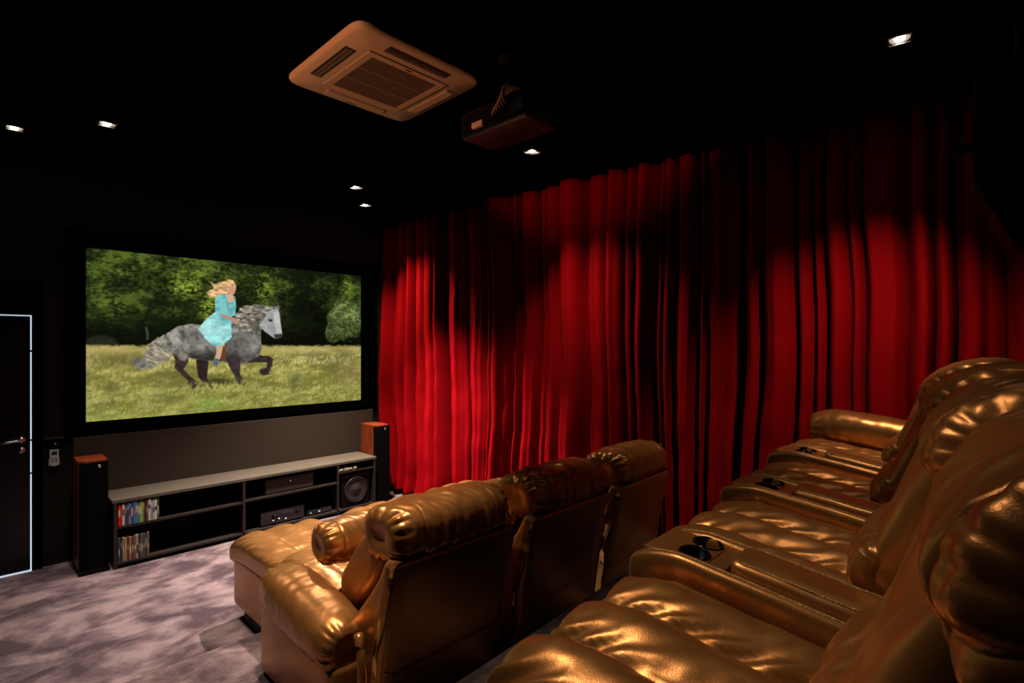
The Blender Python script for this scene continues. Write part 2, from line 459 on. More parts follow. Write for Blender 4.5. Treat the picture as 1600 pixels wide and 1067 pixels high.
    def poly(pts, jit=0.0, soft=1.6, seed=5):
        q = [P(*p) for p in pts]
        jx = Xp; jy = Yp
        if jit:
            jx = Xp + (fbm(Xp / 7, Yp / 7, seed, 2) - 0.5) * jit * 2; jy = Yp + (fbm(Xp / 7, Yp / 7, seed + 9, 2) - 0.5) * jit * 2
        inside = np.zeros(Xp.shape, bool); dist = np.full(Xp.shape, 1e9)
        for i in range(len(q)):
            (ax, ay), (bx, by) = q[i], q[(i + 1) % len(q)]
            cond = ((ay > jy) != (by > jy))
            with np.errstate(divide='ignore', invalid='ignore'):
                xx = (bx - ax) * (jy - ay) / ((by - ay) if by != ay else 1e-9) + ax
            inside ^= cond & (jx < xx)
            dx, dy = bx - ax, by - ay; L = dx * dx + dy * dy + 1e-9
            t = np.clip(((jx - ax) * dx + (jy - ay) * dy) / L, 0, 1)
            dist = np.minimum(dist, np.hypot(jx - ax - t * dx, jy - ay - t * dy))
        sd = np.where(inside, dist, -dist)
        return sm(sd, -soft, soft), np.where(inside, dist, 0)
    def blob(X, Y, rx, ry):
        cx, cy = P(X, Y); ax, _ = P(X + rx, Y); _, by = P(X, Y + ry)
        return np.exp(-(((Xp - cx) / (ax - cx)) ** 2 + ((Yp - cy) / (by - cy)) ** 2))
    dap = fbm(Xp / 13, Yp / 13, 200, 4)
    def paint(pts, col, jit=0.0, soft=1.6, var=0.0, vn=None, edge=0.0):
        nonlocal img
        m, d = poly(pts, jit, soft)
        c = np.zeros_like(img) + C(*col)
        if var: c = c * (1 + var * ((dap if vn is None else vn) - 0.5) * 2)[..., None]
        if edge: c = c * (1 - edge * np.exp(-(d / 7.0) ** 2))[..., None]
        img = mixc(img, c, m)
    # shadow on the grass
    img = img * (1 - 0.35 * blob(760, 735, 190, 22))[..., None]
    # tail
    paint([(505, 485), (455, 505), (410, 540), (398, 600), (365, 612), (330, 608), (345, 640), (375, 660), (430, 660), (480, 632), (520, 615), (540, 560)], (150, 142, 122), 5, 2.5, 0.55, fbm(Xp / 20 + Yp / 14, Yp / 5 - Xp / 9, 230, 3))
    paint([(400, 600), (365, 612), (330, 608), (345, 640), (375, 658), (410, 640)], (112, 108, 104), 6, 4, 0.4)
    # far legs
    paint([(650, 600), (715, 600), (712, 640), (705, 700), (718, 722), (690, 728), (662, 700), (655, 655)], (44, 34, 32), 1, 1.6, 0.3)
    paint([(900, 590), (975, 592), (1015, 596), (1033, 608), (1030, 640), (1016, 672), (1012, 688), (985, 692), (966, 678), (972, 660), (1000, 655), (1006, 628), (960, 626), (905, 630)], (50, 42, 42), 0.5, 1.6, 0.25)
    # hind leg
    paint([(530, 570), (610, 585), (612, 625), (590, 660), (620, 695), (648, 715), (655, 745), (635, 758), (612, 742), (612, 718), (575, 685), (545, 655), (548, 615)], (56, 44, 40), 1, 1.6, 0.35)
    # body
    body = [(470, 520), (510, 480), (560, 448), (620, 436), (690, 442), (760, 440), (830, 410), (860, 385), (900, 358), (960, 350), (1010, 360), (1000, 450), (972, 470), (975, 520), (978, 560), (960, 598), (900, 628), (850, 640), (790, 622), (720, 618), (660, 612), (600, 600), (560, 590), (520, 575), (495, 560)]
    paint(body, (132, 129, 122), 1.5, 2, 0.42, fbm(Xp / 24, Yp / 18, 410, 6))
    img = img * (1 - 0.42 * poly(body)[0] * np.clip(blob(760, 610, 230, 40) + blob(900, 500, 60, 60) * 0.4, 0, 1))[..., None]
    m = poly(body)[0]
    img = mixc(img, C(196, 188, 172), m * np.clip(blob(545, 510, 50, 45) * 1.0 + blob(660, 470, 70, 22) * 0.6 + blob(900, 560, 60, 35) * 0.3, 0, 1) * (0.35 + 0.65 * dap))
    img = mixc(img, C(66, 62, 62), m * np.clip(blob(585, 490, 14, 34) + blob(640, 480, 40, 14) * .6 + blob(850, 540, 60, 50) * .45 + blob(520, 540, 12, 22) * .6, 0, 1) * 0.8)
    img = mixc(img, C(205, 200, 190), m * np.clip(np.exp(-((Yp - P(0, 452)[1] - 0.0) / 9) ** 2) * ((Xp > 330) & (Xp < 470)) * 0.5, 0, 1))
    img = img * (1 - 0.35 * m * np.clip((fbm(Xp / 9, Yp / 9, 431, 3) - 0.5) * 3, 0, 1))[..., None]
    img = img * (1 - 0.40 * m * np.clip(blob(700, 600, 150, 24), 0, 1))[..., None]
    # near foreleg
    paint([(800, 600), (868, 610), (872, 650), (868, 680), (884, 708), (880, 735), (852, 736), (846, 700), (828, 668), (812, 640)], (58, 48, 48), 1, 1.6, 0.3)
    paint([(560, 560), (612, 590), (600, 625), (570, 612), (545, 590)], (120, 112, 104), 2, 4, 0.5)
    # neck, mane and head
    paint([(965, 372), (1010, 350), (1055, 352), (1066, 380), (1072, 430), (1080, 488), (1070, 506), (1044, 510), (1020, 494), (988, 470), (962, 440), (940, 420)], (158, 158, 156), 0.6, 1.6, 0.18)
    paint([(1035, 380), (1062, 375), (1072, 440), (1078, 488), (1060, 500), (1045, 450)], (186, 186, 184), 0.4, 2.5, 0.1)
    paint([(1038, 488), (1078, 484), (1078, 500), (1068, 508), (1044, 510)], (62, 58, 60), 0.3, 2)
    paint([(1012, 412), (1032, 414), (1030, 426), (1014, 424)], (44, 42, 46), 0.2, 2)
    paint([(1026, 362), (1034, 338), (1046, 362)], (70, 66, 66), 0.2, 1.2)
    paint([(1046, 360), (1062, 340), (1068, 364)], (120, 118, 112), 0.2, 1.2)
    mane = [(850, 385), (870, 362), (895, 346), (950, 340), (1000, 344), (1040, 352), (1010, 378), (990, 410), (960, 440), (975, 470), (950, 490), (930, 470), (910, 480), (880, 470), (870, 440), (850, 420)]
    paint(mane, (136, 128, 114), 5, 2.5, 0.85, fbm(Xp / 24 + Yp / 9, Yp / 12 - Xp / 20, 260, 3))
    img = img * (1 - 0.5 * poly(mane, 4)[0] * np.clip(blob(965, 450, 35, 45) + blob(900, 380, 40, 12) * 0.5, 0, 1))[..., None]
    # rider
    paint([(752, 540), (795, 535), (782, 575), (770, 612), (742, 612), (752, 580)], (205, 168, 132), 0.4, 1.6)
    paint([(738, 605), (766, 610), (762, 630), (752, 648), (738, 640)], (86, 104, 112), 0.3, 1.6)
    paint([(785, 548), (800, 545), (796, 615), (772, 612)], (112, 62, 38), 0.5, 2)
    hairn = fbm(Xp / 14, Yp / 4, 300, 3)
    paint([(712, 222), (745, 238), (790, 224), (815, 215), (842, 224), (852, 250), (845, 270), (825, 262), (812, 285), (790, 296), (755, 304), (718, 306), (702, 280), (728, 266), (742, 252), (728, 240)], (206, 164, 116), 5, 2, 0.55, hairn)
    paint([(812, 250), (835, 245), (846, 262), (846, 280), (836, 292), (818, 290), (810, 275)], (206, 152, 122), 0.4, 1.6)
    paint([(796, 286), (828, 288), (842, 300), (838, 330), (806, 335)], (214, 172, 140), 0.4, 1.6)
    paint([(750, 300), (775, 291), (800, 292), (812, 330), (836, 332), (846, 298), (850, 350), (846, 395), (800, 404), (748, 388), (744, 330)], (112, 184, 186), 1, 1.6, 0.28)
    skirt = [(748, 376), (800, 392), (830, 400), (826, 440), (830, 500), (800, 530), (765, 548), (725, 536), (690, 500), (664, 462), (690, 425), (720, 395)]
    paint(skirt, (150, 214, 212), 1, 2, 0.25, fbm(Xp / 16, Yp / 8, 320, 3))
    img = mixc(img, C(70, 150, 156), poly(skirt)[0] * np.clip(blob(790, 410, 35, 26) + blob(760, 540, 30, 10) * 0.5, 0, 1) * 0.75)
    img = mixc(img, C(196, 240, 238), poly(skirt)[0] * np.clip(blob(705, 450, 30, 40) + blob(770, 470, 18, 50) * .7, 0, 1) * 0.6)
    paint([(775, 385), (800, 392), (845, 408), (866, 430), (850, 440), (815, 415), (778, 402)], (176, 140, 122), 0.4, 1.6)
    paint([(766, 315), (790, 312), (812, 370), (800, 392), (774, 380)], (128, 198, 198), 0.5, 2.2)
    # grass over the hooves
    g = blob(760, 745, 170, 22) * sm(fbm(Xp / 8, Yp / 12, 350, 3), 0.35, 0.6)
    img = mixc(img, C(168, 170, 92), np.clip(g * 1.3, 0, 0.9))
    img = mixc(img, C(40, 38, 26), blob(765, 715, 55, 14) * 0.75)
    img = np.clip(img, 0, 255) / 255
    lin = np.where(img <= 0.04045, img / 12.92, ((img + 0.055) / 1.055) ** 2.4)
    # mesh
    vx = (gx * W - W / 2).ravel(); vz = (gz * H).ravel()
    co = np.stack([vx, np.full_like(vx, -0.004), vz], 1)
    i, j = np.meshgrid(np.arange(NX), np.arange(NY))
    a = (j * (NX + 1) + i).ravel()
    fc = np.stack([a, a + 1, a + NX + 2, a + NX + 1], 1)
    me = bpy.data.meshes.new('picture_surface')
    me.vertices.add(len(co)); me.vertices.foreach_set('co', co.ravel())
    me.loops.add(fc.size); me.loops.foreach_set('vertex_index', fc.ravel())
    me.polygons.add(len(fc)); me.polygons.foreach_set('loop_start', np.arange(0, fc.size, 4))
    me.update(calc_edges=True)
    ca = me.color_attributes.new('picture', 'FLOAT_COLOR', 'POINT')
    rgba = np.ones((len(co), 4)); rgba[:, :3] = lin.reshape(-1, 3)
    ca.data.foreach_set('color', rgba.ravel())
    m = bpy.data.materials.new('projected_picture'); m.use_nodes = True
    n, l = m.node_tree.nodes, m.node_tree.links; n.clear()
    out = n.new('ShaderNodeOutputMaterial'); em = n.new('ShaderNodeEmission'); at = n.new('ShaderNodeAttribute'); at.attribute_name = 'picture'
    em.inputs['Strength'].default_value = 1.0
    l.new(at.outputs['Color'], em.inputs['Color']); l.new(em.outputs['Emission'], out.inputs['Surface'])
    me.materials.append(m)
    link(bpy.data.objects.new('picture_surface', me), s)
build_screen()

# ------------------------------------------------------------------ recliners
W2 = 0.355    # half width of the backrest
def leather_wrinkle(x, y, z, amp, sc=9.0, seed=0.0):
    return amp * (nz(x, y, z, sc, seed) + 0.5 * nz(x, y, z, sc * 2.3, seed + 4))

def roll_x(name, parent, cy, cz, r_y, r_z, half, e=2.4, pleat=0.14, npl=17, p=5, tilt=0.0, seam=0.70, wr=0.006, seed=0.0, cx=0.0, dimple=0.02, cross=0.0, under=0.0, ns=150, na=96):
    """puffy roll lying along x, gathered at both ends"""
    rnd = random.Random(int(seed * 10) + 3)
    ph = [rnd.uniform(0, 6.28) for _ in range(3)]
    def fn(t, a):
        c, s = superell(a, e)
        k = endp(t, p)
        u = 1 - abs(t)
        g = gauss(u, 0.17) * min(1, u * 14 + 0.15)
        pl = (abs(math.sin(0.5 * npl * a + ph[0] + 0.9 * math.sin(2 * a + ph[1]) + 0.6 * math.sin(3 * a + ph[2]))) ** 0.55 * 2 - 1.3) * (0.65 + 0.35 * math.sin(2 * a + ph[2]))
        k2 = k * (1 + pleat * g * pl) * (1 - 0.045 * gauss(abs(t) - seam, 0.012))
        x = half * t
        if under:
            q = max(0, 0.5 * c - 0.85 * s) ** 3
            k2 *= 1 + under * q * (abs(math.sin(x * 24 + 2.2 * nz(x, 0, 0, 5, seed) + 0.8 * s)) ** 0.6 * 2 - 1.3) * (0.6 + abs(nz(x, 1, 0, 6, seed)))
        # pull the very end inwards into a dimple
        x -= math.copysign(1, t) * 0.018 * gauss(k, 0.35)
        yy, zz = c * r_y * k2, s * r_z * k2
        # long oblique wrinkles
        w = leather_wrinkle(x * 2.2 + yy * 1.2, yy, zz * 0.6, wr, 9, seed) + cross * math.sin(x * 38 + 5 * nz(x, yy, zz, 3, seed)) * max(0, nz(x, yy, zz, 4, seed + 9)) 
        l = math.hypot(yy, zz) + 1e-6
        yy += yy / l * w; zz += zz / l * w
        ct, st = math.cos(tilt), math.sin(tilt)
        return Vector((cx + x, cy + yy * ct - zz * st, cz + yy * st + zz * ct))
    return sweep(name, M['leather'], parent, fn, ns, na)

def slab_y(name, parent, y0, y1, hw, zc, hz, cols=3, puff=0.022, e=5.0, p=9, seed=0.0, drop=0.0, wr=0.005, ridge=0.022, ns=200, na=150, rear_rise=0.0, cx=0.0):
    """quilted cushion running along y; puffed columns divided by seams running front to back"""
    cy, hl = (y0 + y1) / 2, (y1 - y0) / 2
    def fn(t, a):
        c, s = superell(a, e)
        k = endp(t, p)
        x = c * hw * (0.94 + 0.06 * k) if k > 0.3 else c * hw * (0.94 + 0.06 * k) * (k / 0.3) ** 0.4
        z = s * hz * k
        y = cy + hl * t
        if s > 0:
            q = (x / hw * 0.5 + 0.5) * cols
            fr = q - math.floor(q)
            bulge = abs(math.sin(PI * fr)) ** 0.5 * (1 - 0.25 * math.cos(PI * fr))
            edge = min(fr, 1 - fr)
            pl = gauss(fr - 0.06, 0.17) * math.sin(y * 62 + 20 * fr + 4 * nz(x, y, 0, 6, seed)) * (0.5 + 0.9 * max(0, nz(x, y, 0, 5, seed + 7) + .3))
            z += s * k * (puff * bulge + ridge * 0.45 * pl * bulge)
            z += s * leather_wrinkle(x * 1.4 + y * .8, y, 0, wr, 8, seed)
        z -= drop * max(0, t) ** 3
        z += rear_rise * max(0, -t) ** 2
        return Vector((cx + x, y, zc + z))
    return sweep(name, M['leather'], parent, fn, ns, na)

def rounded(name, parent, x0, x1, y0, y1, z0, z1, bev, mtl=None, wr=0.0, seed=0.0, bulge=0.0, shear=None):
    bm = bmesh.new()
    box(bm, x0, x1, y0, y1, z0, z1, bev, 4)
    if wr or bulge or shear:
        bmesh.ops.subdivide_edges(bm, edges=[e for e in bm.edges if e.calc_length() > 0.08], cuts=10, use_grid_fill=True)
        cx, cy, cz = (x0 + x1) / 2, (y0 + y1) / 2, (z0 + z1) / 2
        for v in bm.verts:
            a, b, c = (v.co.x - cx) / (x1 - x0) * 2, (v.co.y - cy) / (y1 - y0) * 2, (v.co.z - cz) / (z1 - z0) * 2
            f = 1 + bulge * (1 - a * a * 0.9) * (1 - c * c * 0.9)
            v.co.y = cy + (v.co.y - cy) * f
            v.co += Vector((0, 1, 0)) * leather_wrinkle(v.co.x, v.co.y, v.co.z, wr, 7, seed)
            if shear: v.co = shear(v.co)
    return bm_obj(name, bm, mtl or M['leather'], parent, True)

def piping(name, parent, pts, r=0.004, mtl=None):
    bm = bmesh.new(); tube(bm, pts, r, 8)
    return bm_obj(name, bm, mtl or M['leather'], parent, True)

def make_recliner(name, label, group, extended, seed):
    t = thing(name, label, 'recliner', group=group)
    rounded('base', t, -0.27, 0.27, 0.10, 1.02, 0.0, 0.30, 0.03)
    # backrest shell: upright back, the side cheeks swell forward towards the seat
    lean = 0.12
    ly = lambda z: 0.015 * (1 - z) - lean * (max(z, 0) / 0.76) ** 1.4
    def sh(co):
        z = co.z; y = co.y
        if y > 0.06:
            f = min(1, max(0, (0.75 - z) / 0.45)); f = f * f * (3 - 2 * f)
            y = y - 0.06 + 0.22 * f * min(1, (y - 0.06) / 0.06)
        return Vector((co.x * (1 - 0.03 * (z / 0.75) ** 4), y + 0.015 * (1 - z) - lean * (z / 0.76) ** 1.4, z))
    back = rounded('backrest', t, -W2, W2, 0.0, 0.15, 0.02, 0.765, 0.032, wr=0.004, seed=seed, bulge=0.06, shear=sh)
    piping('backrest_seam', back, [(-W2 + 0.025, ly(0.30) - 0.006, 0.30)] + [(x / 10 * (W2 - 0.03), ly(0.27) - 0.004 - 0.010 * (1 - (x / 10) ** 2), 0.27) for x in range(-9, 10)] + [(W2 - 0.025, ly(0.30) - 0.006, 0.30)], 0.0035)
    for sx in (-1, 1):
        piping('backrest_piping', back, [(sx * (W2 - 0.012 - 0.010 * (z / 0.75) ** 4), ly(z) + 0.006, z) for z in [0.04 + i * 0.068 for i in range(11)]], 0.0035)
    if extended:
        roll_x('headrest', t, 0.035, 0.835, 0.170, 0.122, W2 - 0.025, e=2.5, pleat=0.16, npl=16, seed=seed, tilt=R(-6), wr=0.009, cross=0.012, seam=0.60)
        cc, aa, LL, TT = (0.28, 0.60), R(-50), 0.28, 0.115
    else:
        roll_x('headrest', t, 0.245, 0.800, 0.215, 0.155, W2 - 0.01, under=0.17, e=2.4, pleat=0.13, npl=16, seed=seed, tilt=R(-14), wr=0.010, cross=0.012, seam=0.80, ns=220, na=130)
        cc, aa, LL, TT = (0.37, 0.58), R(-68), 0.26, 0.160
    def fn(tt, a):
        c, s = superell(a, 2.6)
        k = endp(tt, 6)
        x = tt * 0.275
        L, T = LL * c * k, TT * s * k
        if s > 0:
            T += 0.050 * (0.4 + abs(nz(x, 0, 0, 7, seed))) * math.sin(x * 42 + 3.5 * nz(x, L, 0, 5, seed)) * (gauss(abs(L) - 0.22, 0.12)) * k
        return Vector((x, cc[0] + L * math.cos(aa) + T * math.sin(-aa), cc[1] + L * math.sin(aa) + T * math.cos(aa)))
    sweep('back_cushion', M['leather'], t, fn, 150, 110)
    if extended:
        roll_x('lumbar_roll', t, 0.65, 0.625, 0.118, 0.110, 0.290, e=2.3, pleat=0.17, npl=14, seed=seed + 2, wr=0.004, cross=0.004)
        slab_y('seat_cushion', t, 0.40, 1.18, 0.268, 0.325, 0.095, 3, seed=seed + 1)
        foot = slab_y('footrest', t, 1.12, 1.90, 0.29, 0.300, 0.080, 3, seed=seed + 5, drop=0.05, puff=0.03, wr=0.008)
        rounded('footrest_side', foot, -0.285, 0.285, 1.24, 1.85, -0.07, 0.28, 0.045)
        rounded('footrest_plinth', foot, -0.25, 0.25, 1.30, 1.74, -0.15, -0.068, 0.01, M['black'])
    else:
        roll_x('lumbar_roll', t, 0.49, 0.47, 0.12, 0.105, 0.27, e=2.3, pleat=0.17, npl=14, seed=seed + 2, wr=0.008, cross=0.008)
        slab_y('seat_cushion', t, 0.36, 1.10, 0.278, 0.350, 0.070, 3, e=9, seed=seed + 1, drop=0.02, ridge=0.05, puff=0.055, wr=0.006, p=10, ns=260, na=220)
        slab_y('footrest', t, 0.86, 1.12, 0.268, 0.17, 0.15, 3, seed=seed + 5, puff=0.004, ns=50)
    return t

TILT = 0.15
def tilt_mesh(o, k=TILT, y_ref=0.95):
    for v in o.data.vertices:
        z = v.co.z; f = min(1, max(0, (z - 0.05) / 0.35))
        v.co.z = z + k * (min(v.co.y, y_ref) - y_ref) * f
def tilt_parts(t, names, k=TILT):
    for o in [t] + list(t.children_recursive):
        if o.type == 'MESH' and o.name.split('.')[0] in names: tilt_mesh(o, k)

def copy_tree(o, parent=None):
    c = o.copy(); COL.objects.link(c)
    if parent: c.parent = parent
    for ch in o.children: copy_tree(ch, c)
    return c

def make_console(name, label, group, seed):
    t = thing(name, label, 'console', group=group)
    rounded('console_body', t, -0.095, 0.095, 0.37, 1.06, 0.0, 0.465, 0.03)
    for sx in (-1, 1):
        # padded side rails with stitched top
        def fn(tt, a, sx=sx):
            c, s = superell(a, 3)
            k = endp(tt, 12)
            y = 0.725 + 0.355 * tt
            return Vector((sx * 0.095 + 0.024 * c * k, y, 0.455 + 0.055 * s * k - 0.03 * max(0, tt) ** 6 + 0.002 * nz(y, a, 0, 12, seed)))
        rail = sweep('side_rail', M['leather'], t, fn, 60, 24)
        piping('stitching', rail, [(sx * 0.098, 0.40 + i * 0.03, 0.5095 - 0.03 * max(0, (0.40 + i * 0.03 - 0.725) / 0.355) ** 6) for i in range(22)], 0.0028, M['stitch'])
    # padded lid
    def fl(tt, a):
        c, s = superell(a, 4)
        k = endp(tt, 14)
        y = 0.60 + 0.235 * tt; x = 0.072 * c * k
        return Vector((x, y, 0.485 + 0.050 * s * k + 0.004 * s * nz(x, y, 0, 9, seed)))
    lid = sweep('lid', M['leather'], t, fl, 90, 48)
    for sx in (-1, 1):
        piping('stitching', lid, [(sx * 0.058, 0.39 + i * 0.03, 0.5290) for i in range(15)], 0.0025, M['stitch'])
    # front deck with two real holes, cup holders side by side
    bm = bmesh.new(); zt = 0.500; h = 0.043; cyc = 0.93; N = 48
    for cx in (-h, h):
        sq, ci = [], []
        for k in range(N):
            a = 2 * PI * (k + 0.5) / N; X, Y = superell(a, 400.0)
            sq.append(bm.verts.new((cx + X * h, cyc + Y * h, zt)))
            l = math.hypot(X, Y); ci.append(bm.verts.new((cx + X / l * 0.037, cyc + Y / l * 0.037, zt)))
        for k in range(N): bm.faces.new((sq[k], sq[(k + 1) % N], ci[(k + 1) % N], ci[k]))
    box(bm, -2 * h, 2 * h, cyc + h, 1.052, 0.44, zt, 0.004)
    box(bm, -2 * h, 2 * h, 0.845, cyc - h, 0.44, zt, 0.004)
    deck = bm_obj('cup_deck', bm, M['leather'], t)
    for sx in (-1, 1):
        bm = bmesh.new()
        lathe(bm, [(0.0405, 0.0008), (0.039, 0.004), (0.036, 0.003), (0.034, -0.030), (0.0, -0.031)], (sx * h, cyc, zt), 'z', 40)
        bm_obj('cup_holder', bm, M['gloss_black'], deck, True)
    return t

def roll_arm(name, parent, cx, y0, y1, zc, r, seed=0.0, e=2.2, droop=0.0, pleat=0.16):
    cy, hl = (y0 + y1) / 2, (y1 - y0) / 2
    rnd = random.Random(int(seed)); ph = rnd.uniform(0, 6)
    def fn(tt, a):
        c, s = superell(a, e)
        k = endp(tt, 4.5); u = 1 - abs(tt)
        g = gauss(u, 0.16) * min(1, u * 14 + .15)
        k2 = k * (1 + pleat * g * (abs(math.sin(8 * a + ph + 1.2 * math.sin(2 * a))) ** 0.55 * 2 - 1.3) * (0.6 + .4 * math.sin(4 * a)))
        y = cy + hl * tt - math.copysign(1, tt) * 0.03 * gauss(k, 0.35)
        x = c * r * k2; z = s * r * 0.92 * k2
        w = leather_wrinkle(x, y * 1.6, z, 0.006, 8, seed)
        return Vector((cx + x * (1 + w * 6), y, zc + z * (1 + w * 6) - droop * max(0, tt) ** 2))
    return sweep(name, M['leather'], parent, fn, 130, 80)

# front row
FG = 'recliners in the front row'
front_spots = [(1.53, 1.90, 0.0), (2.33, 1.895, R(1.6)), (3.13, 1.92, R(3.2))]
front_lab = ['gold leather recliner at the left end of the front row beside open carpet',
             'gold leather recliner in the middle of the front row, footrest out',
             'gold leather recliner at the right end of the front row, against the red curtain']
fr0 = make_recliner('theater_recliner', front_lab[0], FG, True, 1.0)
tilt_parts(fr0, ('seat_cushion', 'base'))
recs = []
for i, (x, y, a) in enumerate(front_spots):
    o = fr0 if i == 0 else copy_tree(fr0)
    o.location = (x, y, P1); o.rotation_euler = (0, 0, a); o['label'] = front_lab[i]; recs.append(o)
# outer arms
def end_arm(rec, side, y0=0.13, y1=0.84, seed=1, zc=0.465):
    x = side * 0.40
    a = roll_arm('armrest', rec, x, y0, y1, zc, 0.128, seed, e=2.5, droop=0.02, pleat=0.13)
    rounded('arm_panel', rec, x - 0.09, x + 0.09, 0.12, 0.86, 0.0, 0.42, 0.04)
    tilt_parts(rec, ('armrest', 'arm_panel'), 0.13)
    piping('arm_strap', rec, bez((x + side * -0.02, 0.10, 0.43), (x, 0.02, 0.36), (x, 0.03, 0.15), (x, 0.06, 0.02)), 0.02)
end_arm(recs[0], -1, seed=4)
end_arm(recs[2], 1, seed=6)
CG = 'armrest consoles of the front row'
c0 = make_console('console_armrest', 'gold leather cup-holder console between the left and middle front-row recliners', CG, 1.0)
tilt_parts(c0, ('console_body', 'side_rail', 'stitching', 'lid', 'cup_deck', 'cup_holder'))
c0.location = (1.93, 1.90, P1); c0.rotation_euler.z = R(0.8)
c1 = copy_tree(c0); c1.location = (2.73, 1.905, P1); c1.rotation_euler.z = R(2.4)
c1['label'] = 'gold leather cup-holder console between the middle and right front-row recliners'

# back row
BG = 'recliners in the back row'
ang = R(7)
def brow(dx): return (0.98 + dx * math.cos(ang), -0.36 + dx * math.sin(ang), P2)
bl = ['nearest gold leather recliner of the back row, its big creased backrest at lower right',
      'gold leather recliner in the back row, second from the camera, between two cup-holder consoles',
      'gold leather recliner in the back row, third from the camera',
      'gold leather recliner at the curtain end of the back row with rolled arm']
br0 = make_recliner('theater_recliner', bl[0], BG, False, 5.0)
tilt_parts(br0, ('seat_cushion', 'base', 'footrest'))
brs = []
for i in range(4):
    o = br0 if i == 0 else copy_tree(br0)
    o.location = brow(0.81 * i); o.rotation_euler = (0, 0, R(2)); o['label'] = bl[i]; brs.append(o)
end_arm(brs[3], 1, y0=0.25, y1=1.06, seed=9, zc=0.53)
BC = 'armrest consoles of the back row'
bcl = ['gold leather cup-holder console in the back row nearest the camera, large in the foreground',
       'gold leather cup-holder console in the back row, middle one of three',
       'gold leather cup-holder console in the back row nearest the curtain']
for i in range(3):
    c = copy_tree(c0); x, y, z = brow(0.405 + 0.81 * i)
    c.location = (x, y, z); c.rotation_euler = (0, 0, R(2)); c['label'] = bcl[i]; c['group'] = BC

# ------------------------------------------------------------------ media cabinet and contents
CX0, CX1, CY0, CY1, CH = 0.855, 3.205, 5.20, 5.60, 0.548
DIV = (1.82, 2.75)
cab = thing('media_cabinet', 'long low dark media cabinet with open shelves and grey top under the screen', 'cabinet', ((CX0 + CX1) / 2, (CY0 + CY1) / 2, 0))
def cb(name, lst, m, bev=0.0015):
    ox, oy = (CX0 + CX1) / 2, (CY0 + CY1) / 2
    return boxes_obj(name, [(a - ox, b - ox, c - oy, d - oy, e, f) for a, b, c, d, e, f in lst], m, cab, bev)
cb('cabinet_top', [(CX0 - 0.01, CX1 + 0.01, CY0 - 0.002, CY1, CH - 0.025, CH)], M['cab_top'])
for x in (CX0, DIV[0], DIV[1], CX1 - 0.022):
    cb('upright', [(x, x + 0.022, CY0, CY1, 0.0, CH - 0.0255)], M['cab'])
cb('bottom_board', [(CX0 + 0.022, CX1 - 0.022, CY0, CY1, 0.03, 0.05)], M['cab'])
cb('back_board', [(CX0 + 0.022, CX1 - 0.022, CY1 - 0.01, CY1, 0.05, CH - 0.026)], M['black'])
cb('shelf', [(CX0 + 0.0225, DIV[0] - 0.0005, CY0 + 0.005, CY1 - 0.011, 0.315, 0.335)], M['cab'])
cb('shelf', [(DIV[0] + 0.0225, DIV[1] - 0.0005, CY0 + 0.005, CY1 - 0.011, 0.325, 0.345)], M['cab'])
cb('shelf', [(DIV[1] + 0.0225, CX1 - 0.0225, CY0 + 0.005, CY1 - 0.011, 0.425, 0.443)], M['cab'])

def disc_cases(x, zb, n, seed, group, where, cols, lean0):
    rnd = random.Random(seed)
    for k in range(n):
        w = rnd.choice([0.013, 0.0145, 0.0145, 0.016]); h = rnd.choice([0.182, 0.188, 0.19, 0.19]) ; d = 0.135
        c = cols[k % len(cols)]
        t = thing('disc_case', '', 'disc case', (x + w / 2, CY0 + 0.002 + rnd.uniform(0, 0.004), zb + 0.0003), 0, group)
        m = mat('case_' + c[0].replace(' ', '_'), srgb(*[min(245, v * 1.25 + 8) for v in c[1]]), rough=0.3)
        m2 = mat('spine_label_' + c[0].replace(' ', '_'), srgb(*c[2]), rough=0.3)
        boxes_obj('case', [(-w / 2 + 0.0004, w / 2 - 0.0004, 0, d, 0, h)], m, t, 0.0012)
        z1 = rnd.uniform(0.10, 0.15)
        boxes_obj('spine_label', [(-w / 2 + 0.002, w / 2 - 0.002, -0.0006, 0.0004, z1 - rnd.uniform(0.03, 0.07), z1)], m2, t)
        lean = lean0 * max(0, (k - n + 4)) / 3.0
        t.rotation_euler = (0, -lean, 0)
        pos = 'first' if k == 0 else None
        t['label'] = where(k, n, c[0])
        x += w + 0.0002 + math.tan(lean) * 0.004
ORD = ['first', 'second', 'third', 'fourth', 'fifth', 'sixth', 'seventh', 'eighth', 'ninth', 'tenth', 'eleventh', 'twelfth', 'thirteenth', 'fourteenth', 'fifteenth', 'sixteenth', 'seventeenth', 'eighteenth', 'nineteenth']
tc = [('bright red', (215, 30, 22), (235, 225, 215)), ('bright red', (205, 28, 20), (220, 90, 60)), ('white', (225, 215, 205), (150, 60, 50)), ('dark grey', (62, 64, 78), (150, 140, 140)),
      ('navy blue', (50, 58, 105), (185, 175, 170)), ('grey', (120, 118, 128), (70, 60, 70)), ('dark blue', (48, 66, 120), (200, 200, 210)), ('blue', (58, 96, 150), (210, 120, 60)),
      ('teal', (60, 110, 120), (220, 190, 140)), ('slate blue', (70, 96, 128), (240, 220, 170)), ('yellow green', (150, 158, 60), (230, 230, 200)), ('green', (70, 120, 62), (210, 200, 90)),
      ('black', (22, 20, 22), (110, 60, 60)), ('maroon', (110, 50, 56), (190, 150, 150)), ('silver', (176, 172, 178), (90, 80, 100)), ('grey violet', (118, 112, 134), (210, 205, 210)), ('light grey', (150, 150, 160), (80, 80, 110)), ('cream', (190, 186, 140), (70, 80, 60)), ('charcoal', (60, 60, 66), (190, 190, 180))]
disc_cases(0.884, 0.335, 19, 3, 'disc cases on the upper cabinet shelf', lambda k, n, c: f'{c} disc case on the upper cabinet shelf, {ORD[k]} from the left', tc, R(0))
